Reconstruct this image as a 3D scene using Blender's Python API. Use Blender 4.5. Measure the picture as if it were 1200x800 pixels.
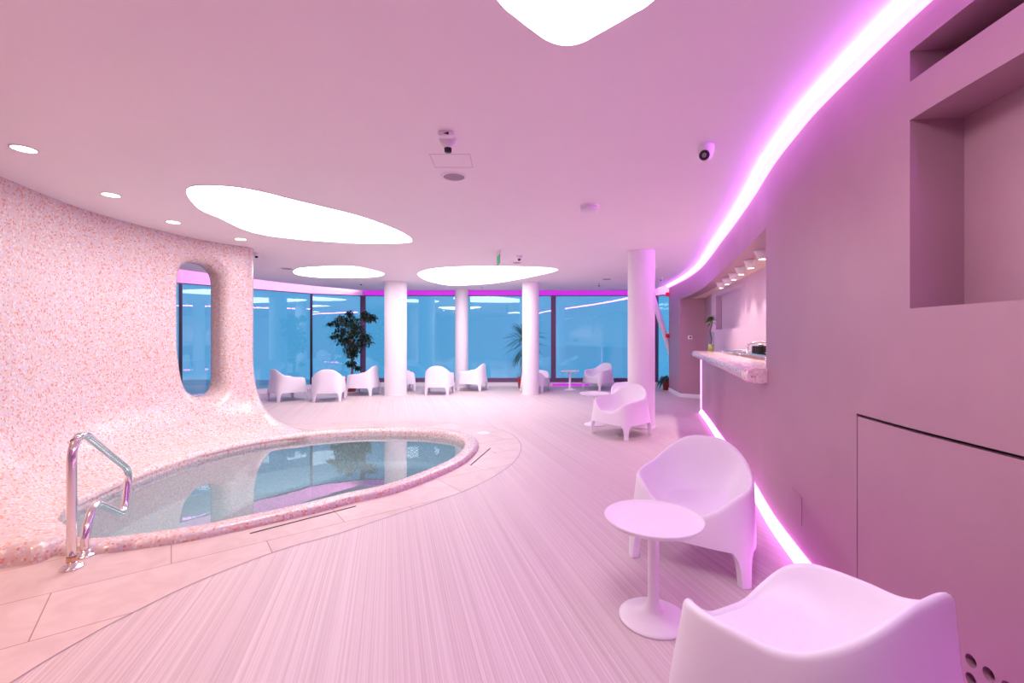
import bpy, bmesh, math, random
from mathutils import Vector, Matrix, noise
R = math.radians
PI = math.pi
random.seed(7)
for o in list(bpy.data.objects): bpy.data.objects.remove(o)
S = bpy.context.scene
COL = S.collection
FPX, HC, HY = 530.0, 1.4, 395.0          # focal length in px, eye height, horizon row
# ---------------------------------------------------------------- camera
cd = bpy.data.cameras.new('camera'); cam = bpy.data.objects.new('camera', cd); COL.objects.link(cam)
cam.location = (0, 0, HC); cam.rotation_euler = (R(90), 0, 0)
cd.sensor_width = 36; cd.lens = 36*FPX/1200; cd.shift_y = -5/1200; cd.clip_start = .02; cd.clip_end = 400
S.camera = cam
# ---------------------------------------------------------------- world, exposure
S.view_settings.view_transform = 'Standard'; S.view_settings.look = 'None'
S.view_settings.gamma = 1; S.view_settings.use_curve_mapping = False
S.view_settings.exposure = 0.17
PANEL_E, COVE_E, FLOORLED_E, SPOT_W, BACKLED_E = 8.6, 30.0, 6.2, 13.0, 0.70
w = bpy.data.worlds.new('dusk'); S.world = w; w.use_nodes = True
wn = w.node_tree; bg = wn.nodes['Background']
tc = wn.nodes.new('ShaderNodeTexCoord'); sx = wn.nodes.new('ShaderNodeSeparateXYZ'); rp = wn.nodes.new('ShaderNodeValToRGB')
wn.links.new(tc.outputs['Generated'], sx.inputs[0]); wn.links.new(sx.outputs[2], rp.inputs[0]); wn.links.new(rp.outputs[0], bg.inputs[0])
rp.color_ramp.elements[0].color = (.12, .32, .55, 1); rp.color_ramp.elements[0].position = 0
rp.color_ramp.elements[1].color = (.15, .34, .58, 1); rp.color_ramp.elements[1].position = .35
bg.inputs[1].default_value = 1.2

# ---------------------------------------------------------------- helpers
def at(px, py, z=0.0):
    d = (HC-z)*FPX/(py-HY)
    return Vector(((px-600)/FPX*d, d, z))
def tag(o, label=None, cat=None, group=None, kind=None):
    if label: o['label'] = label
    if cat: o['category'] = cat
    if group: o['group'] = group
    if kind: o['kind'] = kind
    return o
def empty(name, loc=(0, 0, 0), rz=0):
    o = bpy.data.objects.new(name, None); o.location = loc; o.rotation_euler = (0, 0, rz); COL.objects.link(o); return o
def link(name, bm, m, parent=None, smooth=True, rec=True):
    if rec: bmesh.ops.recalc_face_normals(bm, faces=bm.faces)
    me = bpy.data.meshes.new(name); bm.to_mesh(me); bm.free()
    for p in me.polygons: p.use_smooth = smooth
    ms = m if isinstance(m, (list, tuple)) else [m]
    for q in ms: me.materials.append(q)
    o = bpy.data.objects.new(name, me); COL.objects.link(o)
    if parent: o.parent = parent
    return o
def struct(name, bm, m, smooth=False, rec=True):
    return tag(link(name, bm, m, None, smooth, rec), kind='structure')
def flatish(o, ang=35):
    """shade smooth but keep edges sharper than ang"""
    bm = bmesh.new(); bm.from_mesh(o.data)
    for e in bm.edges:
        e.smooth = not (len(e.link_faces) != 2 or e.calc_face_angle(0) > R(ang))
    for f in bm.faces: f.smooth = True
    bm.to_mesh(o.data); bm.free(); return o
def box(bm, x0, x1, y0, y1, z0, z1):
    vs = [bm.verts.new((x, y, z)) for z in (z0, z1) for (x, y) in ((x0, y0), (x1, y0), (x1, y1), (x0, y1))]
    fs = [(0, 3, 2, 1), (4, 5, 6, 7), (0, 1, 5, 4), (1, 2, 6, 5), (2, 3, 7, 6), (3, 0, 4, 7)]
    return [bm.faces.new([vs[i] for i in f]) for f in fs]
def wallbox(bm, a, b, th, z0, z1):
    """box standing on the plan segment a-b, thickness th to its left"""
    a = Vector(a); b = Vector(b); d = (b-a).normalized(); n = Vector((-d.y, d.x))*th
    q = [a, b, b+n, a+n]
    vs = [bm.verts.new((p.x, p.y, z)) for z in (z0, z1) for p in q]
    for f in ((0, 3, 2, 1), (4, 5, 6, 7), (0, 1, 5, 4), (1, 2, 6, 5), (2, 3, 7, 6), (3, 0, 4, 7)): bm.faces.new([vs[i] for i in f])
def lathe(bm, prof, c=(0, 0, 0), n=48, mat=None):
    rings = []
    for r, z in prof:
        if r < 1e-6: rings.append([bm.verts.new((c[0], c[1], c[2]+z))])
        else: rings.append([bm.verts.new((c[0]+r*math.cos(2*PI*i/n), c[1]+r*math.sin(2*PI*i/n), c[2]+z)) for i in range(n)])
    for a, b in zip(rings, rings[1:]):
        for i in range(n):
            j = (i+1) % n
            if len(a) == 1 and len(b) == 1: continue
            if len(a) == 1: f = bm.faces.new((a[0], b[i], b[j]))
            elif len(b) == 1: f = bm.faces.new((a[i], b[0], a[j]))
            else: f = bm.faces.new((a[i], b[i], b[j], a[j]))
            if mat is not None: f.material_index = mat
def tube(bm, pts, r, n=12, caps=True):
    pts = [Vector(p) for p in pts]; rings = []; up = None
    for i, p in enumerate(pts):
        t = (pts[min(i+1, len(pts)-1)]-pts[max(i-1, 0)]).normalized()
        if up is None: up = t.orthogonal().normalized()
        up = (up - t*up.dot(t)).normalized(); s = t.cross(up)
        rr = r(i/(len(pts)-1)) if callable(r) else r
        rings.append([bm.verts.new(p+(up*math.cos(2*PI*k/n)+s*math.sin(2*PI*k/n))*rr) for k in range(n)])
    for a, b in zip(rings, rings[1:]):
        for k in range(n): bm.faces.new((a[k], a[(k+1) % n], b[(k+1) % n], b[k]))
    if caps: bm.faces.new(rings[0][::-1]); bm.faces.new(rings[-1])
def catmull(pts, n, closed=False):
    pts = [Vector(p) for p in pts]; N = len(pts); out = []
    segs = N if closed else N-1
    for i in range(segs):
        if closed: p0, p1, p2, p3 = pts[i-1], pts[i], pts[(i+1) % N], pts[(i+2) % N]
        else: p0, p1, p2, p3 = pts[max(i-1, 0)], pts[i], pts[i+1], pts[min(i+2, N-1)]
        for k in range(n):
            t = k/n
            out.append(.5*((2*p1)+(p2-p0)*t+(2*p0-5*p1+4*p2-p3)*t*t+(3*p1-p0-3*p2+p3)*t**3))
    if not closed: out.append(pts[-1].copy())
    return out
def fillet_path(pts, r, n=8):
    pts = [Vector(p) for p in pts]; out = [pts[0]]
    rr = r if isinstance(r, (list, tuple)) else [r]*len(pts)
    for i in range(1, len(pts)-1):
        a, p, b = pts[i-1], pts[i], pts[i+1]; q = rr[i]
        u = (a-p).normalized(); v = (b-p).normalized()
        s, e = p+u*q, p+v*q
        for k in range(n+1):
            t = k/n; out.append(s*(1-t)**2+p*2*t*(1-t)+e*t*t)
    out.append(pts[-1]); return out
def sm(a, b, x):
    t = min(1, max(0, (x-a)/(b-a))); return t*t*(3-2*t)
def slab(bm, poly, z0, z1):
    lo = [bm.verts.new((p[0], p[1], z0)) for p in poly]; hi = [bm.verts.new((p[0], p[1], z1)) for p in poly]
    bm.faces.new(lo[::-1]); bm.faces.new(hi)
    for i in range(len(poly)):
        j = (i+1) % len(poly); bm.faces.new((lo[i], lo[j], hi[j], hi[i]))

# ---------------------------------------------------------------- materials
def mat(name, col=(.8, .8, .8), rough=.5, metal=0, **kw):
    m = bpy.data.materials.new(name); m.use_nodes = True
    b = m.node_tree.nodes['Principled BSDF']
    b.inputs['Base Color'].default_value = (*col, 1); b.inputs['Roughness'].default_value = rough; b.inputs['Metallic'].default_value = metal
    for k, v in kw.items(): b.inputs[k.replace('_', ' ')].default_value = v
    return m
def N(m, t, **kw):
    n = m.node_tree.nodes.new('ShaderNode'+t)
    for k, v in kw.items(): setattr(n, k, v)
    return n
def L(m, a, b): m.node_tree.links.new(a, b)
def noisy(m, c1, c2, scale, sc=(1, 1, 1), rot=0, detail=3, bump=0, dist=.002, pos=(.3, .7)):
    b = m.node_tree.nodes['Principled BSDF']
    t = N(m, 'TexCoord'); mp = N(m, 'Mapping'); mp.inputs['Scale'].default_value = sc; mp.inputs['Rotation'].default_value = (0, 0, rot)
    nz = N(m, 'TexNoise'); nz.inputs['Scale'].default_value = scale; nz.inputs['Detail'].default_value = detail
    cr = N(m, 'ValToRGB'); cr.color_ramp.elements[0].color = (*c1, 1); cr.color_ramp.elements[1].color = (*c2, 1)
    cr.color_ramp.elements[0].position, cr.color_ramp.elements[1].position = pos
    L(m, t.outputs['Object'], mp.inputs[0]); L(m, mp.outputs[0], nz.inputs['Vector']); L(m, nz.outputs[0], cr.inputs[0]); L(m, cr.outputs[0], b.inputs['Base Color'])
    if bump:
        bp = N(m, 'Bump'); bp.inputs['Strength'].default_value = bump; bp.inputs['Distance'].default_value = dist
        L(m, nz.outputs[0], bp.inputs['Height']); L(m, bp.outputs[0], b.inputs['Normal'])
    return m
def emit(name, col, s, base=(.8, .8, .8)):
    m = mat(name, base, .5); b = m.node_tree.nodes['Principled BSDF']
    b.inputs['Emission Color'].default_value = (*col, 1); b.inputs['Emission Strength'].default_value = s; return m
M = {}
M['ceiling'] = noisy(mat('ceiling_paint', rough=.75), (.885, .80, .845), (.90, .815, .86), 2)
M['mauve'] = noisy(mat('mauve_wall_paint', rough=.42), (.41, .215, .29), (.44, .235, .31), 3, bump=.02)
M['mauve_dark'] = mat('mauve_niche_paint', (.42, .22, .28), .6)
M['bar_back'] = mat('bar_back_paint', (.66, .47, .62), .6)
M['soffit'] = mat('soffit_paint', (.84, .64, .56), .6)
M['white_paint'] = mat('column_paint', (.84, .78, .83), .55)
M['plinth'] = mat('plinth_paint', (.82, .76, .82), .5)
M['plastic'] = mat('white_plastic', (.86, .79, .87), .38, Specular_IOR_Level=.4)
M['table'] = mat('white_lacquer', (.88, .80, .86), .3)
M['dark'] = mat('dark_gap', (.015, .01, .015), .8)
M['steel'] = mat('polished_steel', (.86, .83, .84), .12, 1.0)
M['frame'] = mat('plum_window_frame', (.16, .075, .17), .4)
M['darkframe'] = mat('black_joint', (.02, .02, .05), .4)
M['grey'] = mat('grey_grille', (.33, .25, .31), .6)
M['device'] = mat('device_white', (.83, .74, .82), .4)
M['black'] = mat('black_plastic', (.01, .01, .012), .25)
M['red'] = mat('red_plastic', (.75, .02, .03), .4)
M['terracotta'] = noisy(mat('red_pot', rough=.5), (.48, .04, .04), (.56, .06, .05), 8)
M['soil'] = noisy(mat('potting_soil', rough=.95), (.03, .018, .012), (.07, .04, .03), 60)
M['leaf'] = noisy(mat('leaf_green', rough=.4), (.012, .03, .018), (.03, .065, .03), 12)
M['leaf2'] = noisy(mat('bright_leaf', rough=.4), (.05, .16, .03), (.11, .27, .05), 12)
M['bark'] = noisy(mat('bark', rough=.8), (.20, .09, .08), (.34, .17, .15), 20)
M['green'] = emit('green_sign', (.05, .45, .2), .25, (.03, .30, .13))
M['yellow'] = noisy(mat('yellow_pebbles', rough=.5), (.72, .66, .10), (.85, .80, .25), 90)
M['panel'] = emit('light_panel', (1, .955, .965), PANEL_E)
M['panel_far'] = emit('far_light_panel', (1, .955, .965), PANEL_E*.62)
M['cove'] = emit('cove_led', (.64, .16, 1), COVE_E)
M['covepale'] = emit('cove_diffuser', (.84, .27, 1), 2.4)
M['floorled'] = emit('floor_led', (.90, .17, 1), FLOORLED_E)
M['barled'] = emit('bar_end_led', (.95, .35, 1), 1.6)
M['backled'] = emit('window_cove_led', (.66, .03, .78), BACKLED_E, (.25, .03, .3))
M['upled'] = emit('upper_cove_led', (1, .40, .92), 26.0)
M['spot'] = emit('warm_downlight', (1, .86, .66), 14)
M['lampglow'] = emit('bar_lamp_glow', (1, .80, .58), 30)
M['outside'] = mat('terrace_paving', (.35, .42, .5), .6)

# deck: narrow grooved stripes running away from the camera
m = M['deck'] = mat('striped_deck', rough=.5); b = m.node_tree.nodes['Principled BSDF']
t = N(m, 'TexCoord'); mp = N(m, 'Mapping'); mp.inputs['Rotation'].default_value = (0, 0, R(-15.2)); L(m, t.outputs['Object'], mp.inputs[0])
def stripe(scale, detail, lx=.25):
    q = N(m, 'Mapping'); q.inputs['Scale'].default_value = (scale, lx, 1); L(m, mp.outputs[0], q.inputs[0])
    nz = N(m, 'TexNoise'); nz.inputs['Scale'].default_value = 1; nz.inputs['Detail'].default_value = detail; L(m, q.outputs[0], nz.inputs['Vector']); return nz
s1, s2 = stripe(150, 1), stripe(16, 2, .05)
mx = N(m, 'Math', operation='MULTIPLY_ADD'); mx.inputs[1].default_value = .80; L(m, s1.outputs[0], mx.inputs[0])
m2 = N(m, 'Math', operation='MULTIPLY'); m2.inputs[1].default_value = .20; L(m, s2.outputs[0], m2.inputs[0]); L(m, m2.outputs[0], mx.inputs[2])
cr = N(m, 'ValToRGB'); L(m, mx.outputs[0], cr.inputs[0]); L(m, cr.outputs[0], b.inputs['Base Color'])
cr.color_ramp.elements[0].position = .30; cr.color_ramp.elements[0].color = (.55, .41, .425, 1)
cr.color_ramp.elements[1].position = .70; cr.color_ramp.elements[1].color = (.74, .605, .62, 1)
bp = N(m, 'Bump'); bp.inputs['Strength'].default_value = .35; bp.inputs['Distance'].default_value = .002
L(m, mx.outputs[0], bp.inputs['Height']); L(m, bp.outputs[0], b.inputs['Normal'])

# pale stone border tiles
m = M['stone'] = mat('stone_tiles', rough=.42); b = m.node_tree.nodes['Principled BSDF']
t = N(m, 'TexCoord'); mp = N(m, 'Mapping'); mp.inputs['Rotation'].default_value = (0, 0, R(-37)); L(m, t.outputs['Object'], mp.inputs[0])
br = N(m, 'TexBrick'); L(m, mp.outputs[0], br.inputs['Vector'])
for k, v in (('Scale', 1), ('Mortar Size', .0035), ('Brick Width', 1.05), ('Row Height', .5), ('Mortar Smooth', .3), ('Bias', -.2)): br.inputs[k].default_value = v
br.inputs['Color1'].default_value = (.66, .50, .49, 1); br.inputs['Color2'].default_value = (.72, .56, .55, 1); br.inputs['Mortar'].default_value = (.36, .20, .19, 1)
nz = N(m, 'TexNoise'); nz.inputs['Scale'].default_value = 5; nz.inputs['Detail'].default_value = 6; nz.inputs['Distortion'].default_value = 1.2; L(m, mp.outputs[0], nz.inputs['Vector'])
mixn = N(m, 'MixRGB', blend_type='MULTIPLY'); mixn.inputs[0].default_value = 1
c2 = N(m, 'ValToRGB'); c2.color_ramp.elements[0].color = (.90, .87, .87, 1); c2.color_ramp.elements[1].color = (1, 1, 1, 1); c2.color_ramp.elements[0].position = .35; c2.color_ramp.elements[1].position = .65
L(m, nz.outputs[0], c2.inputs[0]); L(m, br.outputs[0], mixn.inputs[1]); L(m, c2.outputs[0], mixn.inputs[2]); L(m, mixn.outputs[0], b.inputs['Base Color'])

def mosaic(name, size, stops, rough=.16, tilt=.16, grout=(.8, .7, .68)):
    m = mat(name, rough=rough); b = m.node_tree.nodes['Principled BSDF']
    t = N(m, 'TexCoord'); v = N(m, 'TexVoronoi'); v.inputs['Scale'].default_value = 1/size; v.inputs['Randomness'].default_value = .28
    L(m, t.outputs['Object'], v.inputs['Vector'])
    sp = N(m, 'SeparateXYZ'); L(m, v.outputs['Color'], sp.inputs[0])
    cr = N(m, 'ValToRGB'); cr.color_ramp.interpolation = 'CONSTANT'
    for i, (p, c) in enumerate(stops):
        e = cr.color_ramp.elements[i] if i < 2 else cr.color_ramp.elements.new(p)
        e.position = p; e.color = (*c, 1)
    L(m, sp.outputs[0], cr.inputs[0]); L(m, cr.outputs[0], b.inputs['Base Color'])
    g = N(m, 'NewGeometry'); sub = N(m, 'VectorMath', operation='SUBTRACT'); sub.inputs[1].default_value = (.5, .5, .5); L(m, v.outputs['Color'], sub.inputs[0])
    sc = N(m, 'VectorMath', operation='SCALE'); sc.inputs['Scale'].default_value = tilt; L(m, sub.outputs[0], sc.inputs[0])
    ad = N(m, 'VectorMath', operation='ADD'); L(m, g.outputs['Normal'], ad.inputs[0]); L(m, sc.outputs[0], ad.inputs[1])
    nn = N(m, 'VectorMath', operation='NORMALIZE'); L(m, ad.outputs[0], nn.inputs[0]); L(m, nn.outputs[0], b.inputs['Normal'])
    return m
PINKS = [(0, (.68, .56, .56)), (.24, (.70, .52, .48)), (.44, (.63, .54, .60)), (.64, (.70, .48, .43)), (.76, (.75, .68, .67)), (.86, (.64, .28, .22)), (.94, (.68, .38, .28))]
M['mosaic'] = mosaic('pink_glass_mosaic', .0145, PINKS)
M['mosaic_counter'] = mosaic('counter_mosaic', .018, [(0, (.84, .66, .64)), (.3, (.76, .56, .64)), (.55, (.88, .78, .70)), (.82, (.72, .30, .28)), (.9, (.86, .68, .72))])
M['basin'] = mosaic('beige_basin_mosaic', .015, [(0, (.46, .43, .39)), (.35, (.53, .48, .44)), (.65, (.42, .40, .38)), (.85, (.56, .47, .42))], rough=.5, tilt=.02)

def glass(name, tint, refl, rough=.0, edge=1.0):
    m = bpy.data.materials.new(name); m.use_nodes = True; nt = m.node_tree; nt.nodes.clear()
    o = nt.nodes.new('ShaderNodeOutputMaterial'); mx = nt.nodes.new('ShaderNodeMixShader'); tr = nt.nodes.new('ShaderNodeBsdfTransparent'); gl = nt.nodes.new('ShaderNodeBsdfGlossy')
    tr.inputs[0].default_value = (*tint, 1); gl.inputs['Roughness'].default_value = rough; gl.inputs['Color'].default_value = (1, 1, 1, 1)
    lw = nt.nodes.new('ShaderNodeFresnel'); lw.inputs[0].default_value = refl
    g = nt.nodes.new('ShaderNodeNewGeometry'); io = nt.nodes.new('ShaderNodeMapRange'); io.inputs['To Min'].default_value = refl; io.inputs['To Max'].default_value = 1/refl
    nt.links.new(g.outputs['Backfacing'], io.inputs['Value']); nt.links.new(io.outputs[0], lw.inputs[0])
    nt.links.new(lw.outputs[0], mx.inputs[0]); nt.links.new(tr.outputs[0], mx.inputs[1]); nt.links.new(gl.outputs[0], mx.inputs[2]); nt.links.new(mx.outputs[0], o.inputs[0])
    return m
M['glass'] = glass('window_glass', (.74, .95, 1.0), 1.7)
M['clear'] = glass('clear_glass', (.92, .97, .98), 1.35)
m = M['water'] = glass('pool_water', (.68, .88, .93), 1.72, .0)
nt = m.node_tree; nz = nt.nodes.new('ShaderNodeTexNoise'); nz.inputs['Scale'].default_value = 2.2; nz.inputs['Detail'].default_value = 2
tcn = nt.nodes.new('ShaderNodeTexCoord'); nt.links.new(tcn.outputs['Object'], nz.inputs['Vector'])
bpn = nt.nodes.new('ShaderNodeBump'); bpn.inputs['Strength'].default_value = .035; bpn.inputs['Distance'].default_value = .02; nt.links.new(nz.outputs[0], bpn.inputs['Height'])
for n_ in nt.nodes:
    if n_.type in ('BSDF_GLOSSY', 'FRESNEL'): nt.links.new(bpn.outputs[0], n_.inputs['Normal'])

# ================================================================ STRUCTURE
ZC = 2.74
CEN = Vector((-2.2, 4.85))
def poly_ray(poly, ang):
    d = Vector((math.cos(ang), math.sin(ang))); best = None
    for i in range(len(poly)):
        a = Vector(poly[i][:2])-CEN; b_ = Vector(poly[(i+1) % len(poly)][:2])-CEN; e = b_-a
        den = d.x*e.y-d.y*e.x
        if abs(den) < 1e-9: continue
        tt = (a.x*e.y-a.y*e.x)/den; ss = (a.x*d.y-a.y*d.x)/den
        if tt > 0 and -1e-6 <= ss <= 1+1e-6 and (best is None or tt > best): best = tt
    return CEN+d*best
def ring_mesh(bm, inner, outer, z):
    n = 720
    A = [poly_ray(inner, 2*PI*i/n) for i in range(n)]; B = [poly_ray(outer, 2*PI*i/n) for i in range(n)]
    va = [bm.verts.new((p.x, p.y, z)) for p in A]; vb = [bm.verts.new((p.x, p.y, z)) for p in B]
    for i in range(n):
        j = (i+1) % n; bm.faces.new((va[i], vb[i], vb[j], va[j]))
POOL = [(-3.38, 3.33), (-3.23, 3.22), (-3.10, 3.157), (-2.874, 3.088), (-2.70, 3.11), (-2.364, 3.238), (-2.13, 3.391), (-1.728, 3.707), (-1.4475, 3.975), (-1.243, 4.13), (-1.086, 4.318),
        (-.926, 4.587), (-.78, 4.87), (-.667, 5.196), (-.615, 5.60), (-.63, 5.93), (-.7215, 6.19), (-.94, 6.446), (-1.3375, 6.60), (-1.8, 6.645), (-2.25, 6.62), (-2.62, 6.50), (-2.95, 6.33), (-3.3, 6.03),
        (-3.5, 5.73), (-3.66, 5.33), (-3.71, 4.9), (-3.71, 4.45), (-3.66, 3.98), (-3.54, 3.6)]
pool_loop = catmull([(x, y, 0) for x, y in POOL], 8, True)
NP = len(pool_loop)
def offs(loop, d):
    out = []
    for i, p in enumerate(loop):
        t = (loop[(i+1) % len(loop)]-loop[i-1]).normalized(); out.append(p+Vector((t.y, -t.x, 0))*d)
    return out           # loop is counter-clockwise: +d is outwards
area = sum(pool_loop[i].x*pool_loop[(i+1) % NP].y-pool_loop[(i+1) % NP].x*pool_loop[i].y for i in range(NP))
if area < 0: pool_loop.reverse()
stone_pts = [(-2.06, -3), (-2.06, 0), (-2.05, 1.2), (-2.03, 1.832), (-1.985, 2.108), (-1.945, 2.248), (-1.84, 2.515), (-1.714, 2.728), (-1.507, 2.992), (-1.223, 3.24), (-.874, 3.62), (-.593, 3.926), (-.39, 4.18), (-.172, 4.566),
             (.0095, 5.03), (.1045, 5.54), (.0975, 6.08), (-.063, 6.655), (-.43, 7.09), (-1.12, 7.42), (-1.98, 7.495), (-2.8, 7.42), (-3.46, 7.3), (-4.3, 7.25), (-5.2, 7.2)]
stone_c = [p for p in catmull([(x, y, 0) for x, y in stone_pts], 8)]
stone_loop = stone_c+[Vector((-5.2, -3, 0))]
rim_out = offs(pool_loop, .17)
bm = bmesh.new(); ring_mesh(bm, stone_loop, [(-10, -3.4), (6.5, -3.4), (6.5, 13.2), (-10, 13.2)], 0); floor = struct('floor', bm, M['deck'])
bm = bmesh.new(); ring_mesh(bm, rim_out, stone_loop, 0); st = link('stone_border', bm, M['stone'], smooth=False); tag(st, kind='structure'); st.name = 'trim_1'
bm = bmesh.new()
for i in range(len(stone_c)-1):
    a, b_ = stone_c[i], stone_c[i+1]; t_ = (b_-a).normalized(); n_ = Vector((t_.y, -t_.x, 0))*.004
    vs = [bm.verts.new(q+Vector((0, 0, .0015))) for q in (a-n_, a+n_, b_+n_, b_-n_)]; bm.faces.new(vs)
bmesh.ops.remove_doubles(bm, verts=bm.verts, dist=.002)
struct('trim_2', bm, M['grey'])

# ---- right wall plan: x as a function of y
WR = [(-3.4, 1.545), (0, 1.55), (1.0, 1.57), (1.4, 1.59), (1.77, 1.615), (2.07, 1.655), (2.59, 1.745), (2.85, 1.81), (3.3, 1.935), (3.65, 2.05), (4.05, 2.19), (5.0, 2.495), (5.34, 2.60), (6.3, 2.89), (7.3, 3.20), (8.34, 3.50), (9.3, 3.72), (10.0, 3.85), (10.6, 3.94), (11.8, 4.09)]
def wx(y):
    for i in range(len(WR)-1):
        if WR[i][0] <= y <= WR[i+1][0] or i == len(WR)-2:
            y0, y1 = WR[i][0], WR[i+1][0]; t = (y-y0)/(y1-y0)
            def sl(k):
                k0, k1 = max(k-1, 0), min(k+1, len(WR)-1); return (WR[k1][1]-WR[k0][1])/(WR[k1][0]-WR[k0][0])
            h = y1-y0
            return (2*t**3-3*t*t+1)*WR[i][1]+(t**3-2*t*t+t)*h*sl(i)+(-2*t**3+3*t*t)*WR[i+1][1]+(t**3-t*t)*h*sl(i+1)
def wn_(y):
    s = (wx(y+.02)-wx(y-.02))/.04; v = Vector((1, -s, 0)); v.normalize(); return v      # points into the wall
def wp(y, off, z): v = wn_(y)*off; return Vector((wx(y)+v.x, y+v.y, z))
def ysamp(y0, y1, st=.12):
    n = max(1, int(round((y1-y0)/st))); return [y0+(y1-y0)*i/n for i in range(n+1)]
def sweep(bm, y0, y1, prof, caps=True, st=.12, mi=0):
    """sweep a closed profile [(offset into wall, z)] along the right wall"""
    rows = [[bm.verts.new(wp(y, o, z)) for o, z in prof] for y in ysamp(y0, y1, st)]
    n = len(prof)
    for a, b_ in zip(rows, rows[1:]):
        for k in range(n): bm.faces.new((a[k], a[(k+1) % n], b_[(k+1) % n], b_[k])).material_index = mi
    if caps: bm.faces.new(rows[0]).material_index = mi; bm.faces.new(rows[-1][::-1]).material_index = mi
def cb(bm, y0, y1, z0, z1, o0=0, o1=.2, mi=0): sweep(bm, y0, y1, [(o0, z0), (o1, z0), (o1, z1), (o0, z1)], mi=mi)
ZT = 2.69
bm = bmesh.new()
cb(bm, 1.845, 2.199, 1.03, ZT); cb(bm, 2.199, 3.65, 0, ZT)
cb(bm, -3.4, 1.845, 1.03, 1.517); cb(bm, -3.4, 1.845, 2.285, 2.44); cb(bm, -3.4, 1.845, 2.565, ZT)
cb(bm, -3.4, .3, 1.517, 2.285); cb(bm, -3.4, .3, 2.44, 2.565); cb(bm, -3.4, .1, 0, 1.03)
cb(bm, 3.65, 8.34, 0.0, 1.05, 0, .12)
cb(bm, 3.65, 11.78, 2.29, ZT, 0, .2)
cb(bm, 10.6, 11.78, 0, 2.29, 0, .2)
cb(bm, .3, 1.845, 1.45, 2.33, .2, .26); cb(bm, .3, 1.845, 2.33, ZT, .55, .6)
cb(bm, .2, 2.3, 0, 1.03, .22, .26)
wr = flatish(struct('wall_right', bm, M['mauve'], True), 30)
# bar recess: back wall, alcove walls, soffit
BK = [(3.3, 2.50), (4.2, 2.76), (5.6, 3.16), (6.9, 3.50), (8.2, 3.83), (9.25, 4.08)]
bk = catmull([(x, y, 0) for y, x in BK], 6)
def strip(bm, pts, z0, z1, mi=0, th=.1):
    for a, b_ in zip(pts, pts[1:]):
        wallbox(bm, (b_[0], b_[1]), (a[0], a[1]), th, z0, z1)
bm = bmesh.new()
A0, A1, A2, A3 = bk[-1], None, None, None
def at_ratio(pts, r):
    for a, b_ in zip(pts, pts[1:]):
        f0, f1 = a[0]/a[1]-r, b_[0]/b_[1]-r
        if f0*f1 <= 0: t = f0/(f0-f1); return Vector(a).lerp(Vector(b_), t)
n_l = at_ratio(bk, (839-600)/530.); n_r = at_ratio(bk, (873-600)/530.)
i_l = min(range(len(bk)), key=lambda i: (bk[i]-n_l).length); i_r = min(range(len(bk)), key=lambda i: (bk[i]-n_r).length)
seg_a = [p for p in bk if p.y < n_r.y]+[n_r]; seg_n = [n_r]+[p for p in bk if n_r.y+.01 < p.y < n_l.y-.01]+[n_l]; seg_b = [n_l]+[p for p in bk if p.y > n_l.y]
strip(bm, seg_a, 0, 2.3); strip(bm, seg_b, 0, 2.3); strip(bm, seg_n, 0, 1.55); strip(bm, seg_n, 2.2, 2.3)
seg_nn = [p+Vector((.1, -.03, 0)) for p in seg_n]; strip(bm, seg_nn, 1.45, 2.3)
struct('wall_bar', bm, M['bar_back'], False)
bm = bmesh.new()
wallbox(bm, (4.40, 10.28), (3.93, 10.60), -.1, 0, 2.3)          # alcove wall facing the camera
wallbox(bm, (4.09, 9.25), (4.40, 10.28), -.1, 0, 2.3)
struct('wall_alcove', bm, M['mauve'])
bm = bmesh.new()
pts = [wp(y, .01, 0) for y in ysamp(3.3, 10.7, .3)]; slab(bm, [(p.x, p.y) for p in pts]+[(5.2, 11.2), (5.2, 3.0)], 2.292, 2.36)
struct('ceiling_soffit', bm, M['soffit'])
# skirting boards on the far pillar and alcove
bm = bmesh.new(); sweep(bm, 10.57, 11.79, [(-.015, 0), (.0, 0), (.0, .09), (-.015, .09)]); struct('baseboard_right', bm, M['plinth'])
bm = bmesh.new(); wallbox(bm, (3.93, 10.585), (4.40, 10.265), -.015, 0, .09); struct('baseboard_alcove', bm, M['plinth'])

# ---- ceiling
ceil_poly = [(5.5, -3.4), (5.5, 11.3), (4.12, 11.45), (3.98, 11.5), (3.94, 12.9), (-4.38, 12.9)]
left_edge = catmull([(-4.38, 12.9, 0), (-5.05, 12.0, 0), (-5.6, 11.2, 0), (-5.95, 10.44, 0), (-6.34, 9.53, 0), (-6.55, 8.9, 0), (-6.8, 7.8, 0), (-7.0, 5, 0), (-7.0, -3.4, 0)], 6)
ceil_poly += [(p.x, p.y) for p in left_edge[1:]]
bm = bmesh.new(); slab(bm, ceil_poly, ZC, ZC+.12); struct('ceiling', bm, M['ceiling'])
bm = bmesh.new(); box(bm, -10, 6.5, -3.5, 13.2, 3.06, 3.16); struct('ceiling_upper', bm, M['ceiling'])
# ---- closing walls behind the camera and at the sides
bm = bmesh.new(); box(bm, -10, 6.5, -3.5, -3.4, 0, 3.1); struct('wall_rear', bm, M['ceiling'])
bm = bmesh.new(); box(bm, -9.1, -9.0, -3.4, 8.2, 0, 3.1); struct('wall_west', bm, M['ceiling'])
bm = bmesh.new(); box(bm, 5.3, 5.4, -3.4, 11.2, 0, 3.1); box(bm, 4.3, 5.4, 11.6, 11.78, 0, 3.1); struct('wall_east', bm, M['mauve'])

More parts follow.
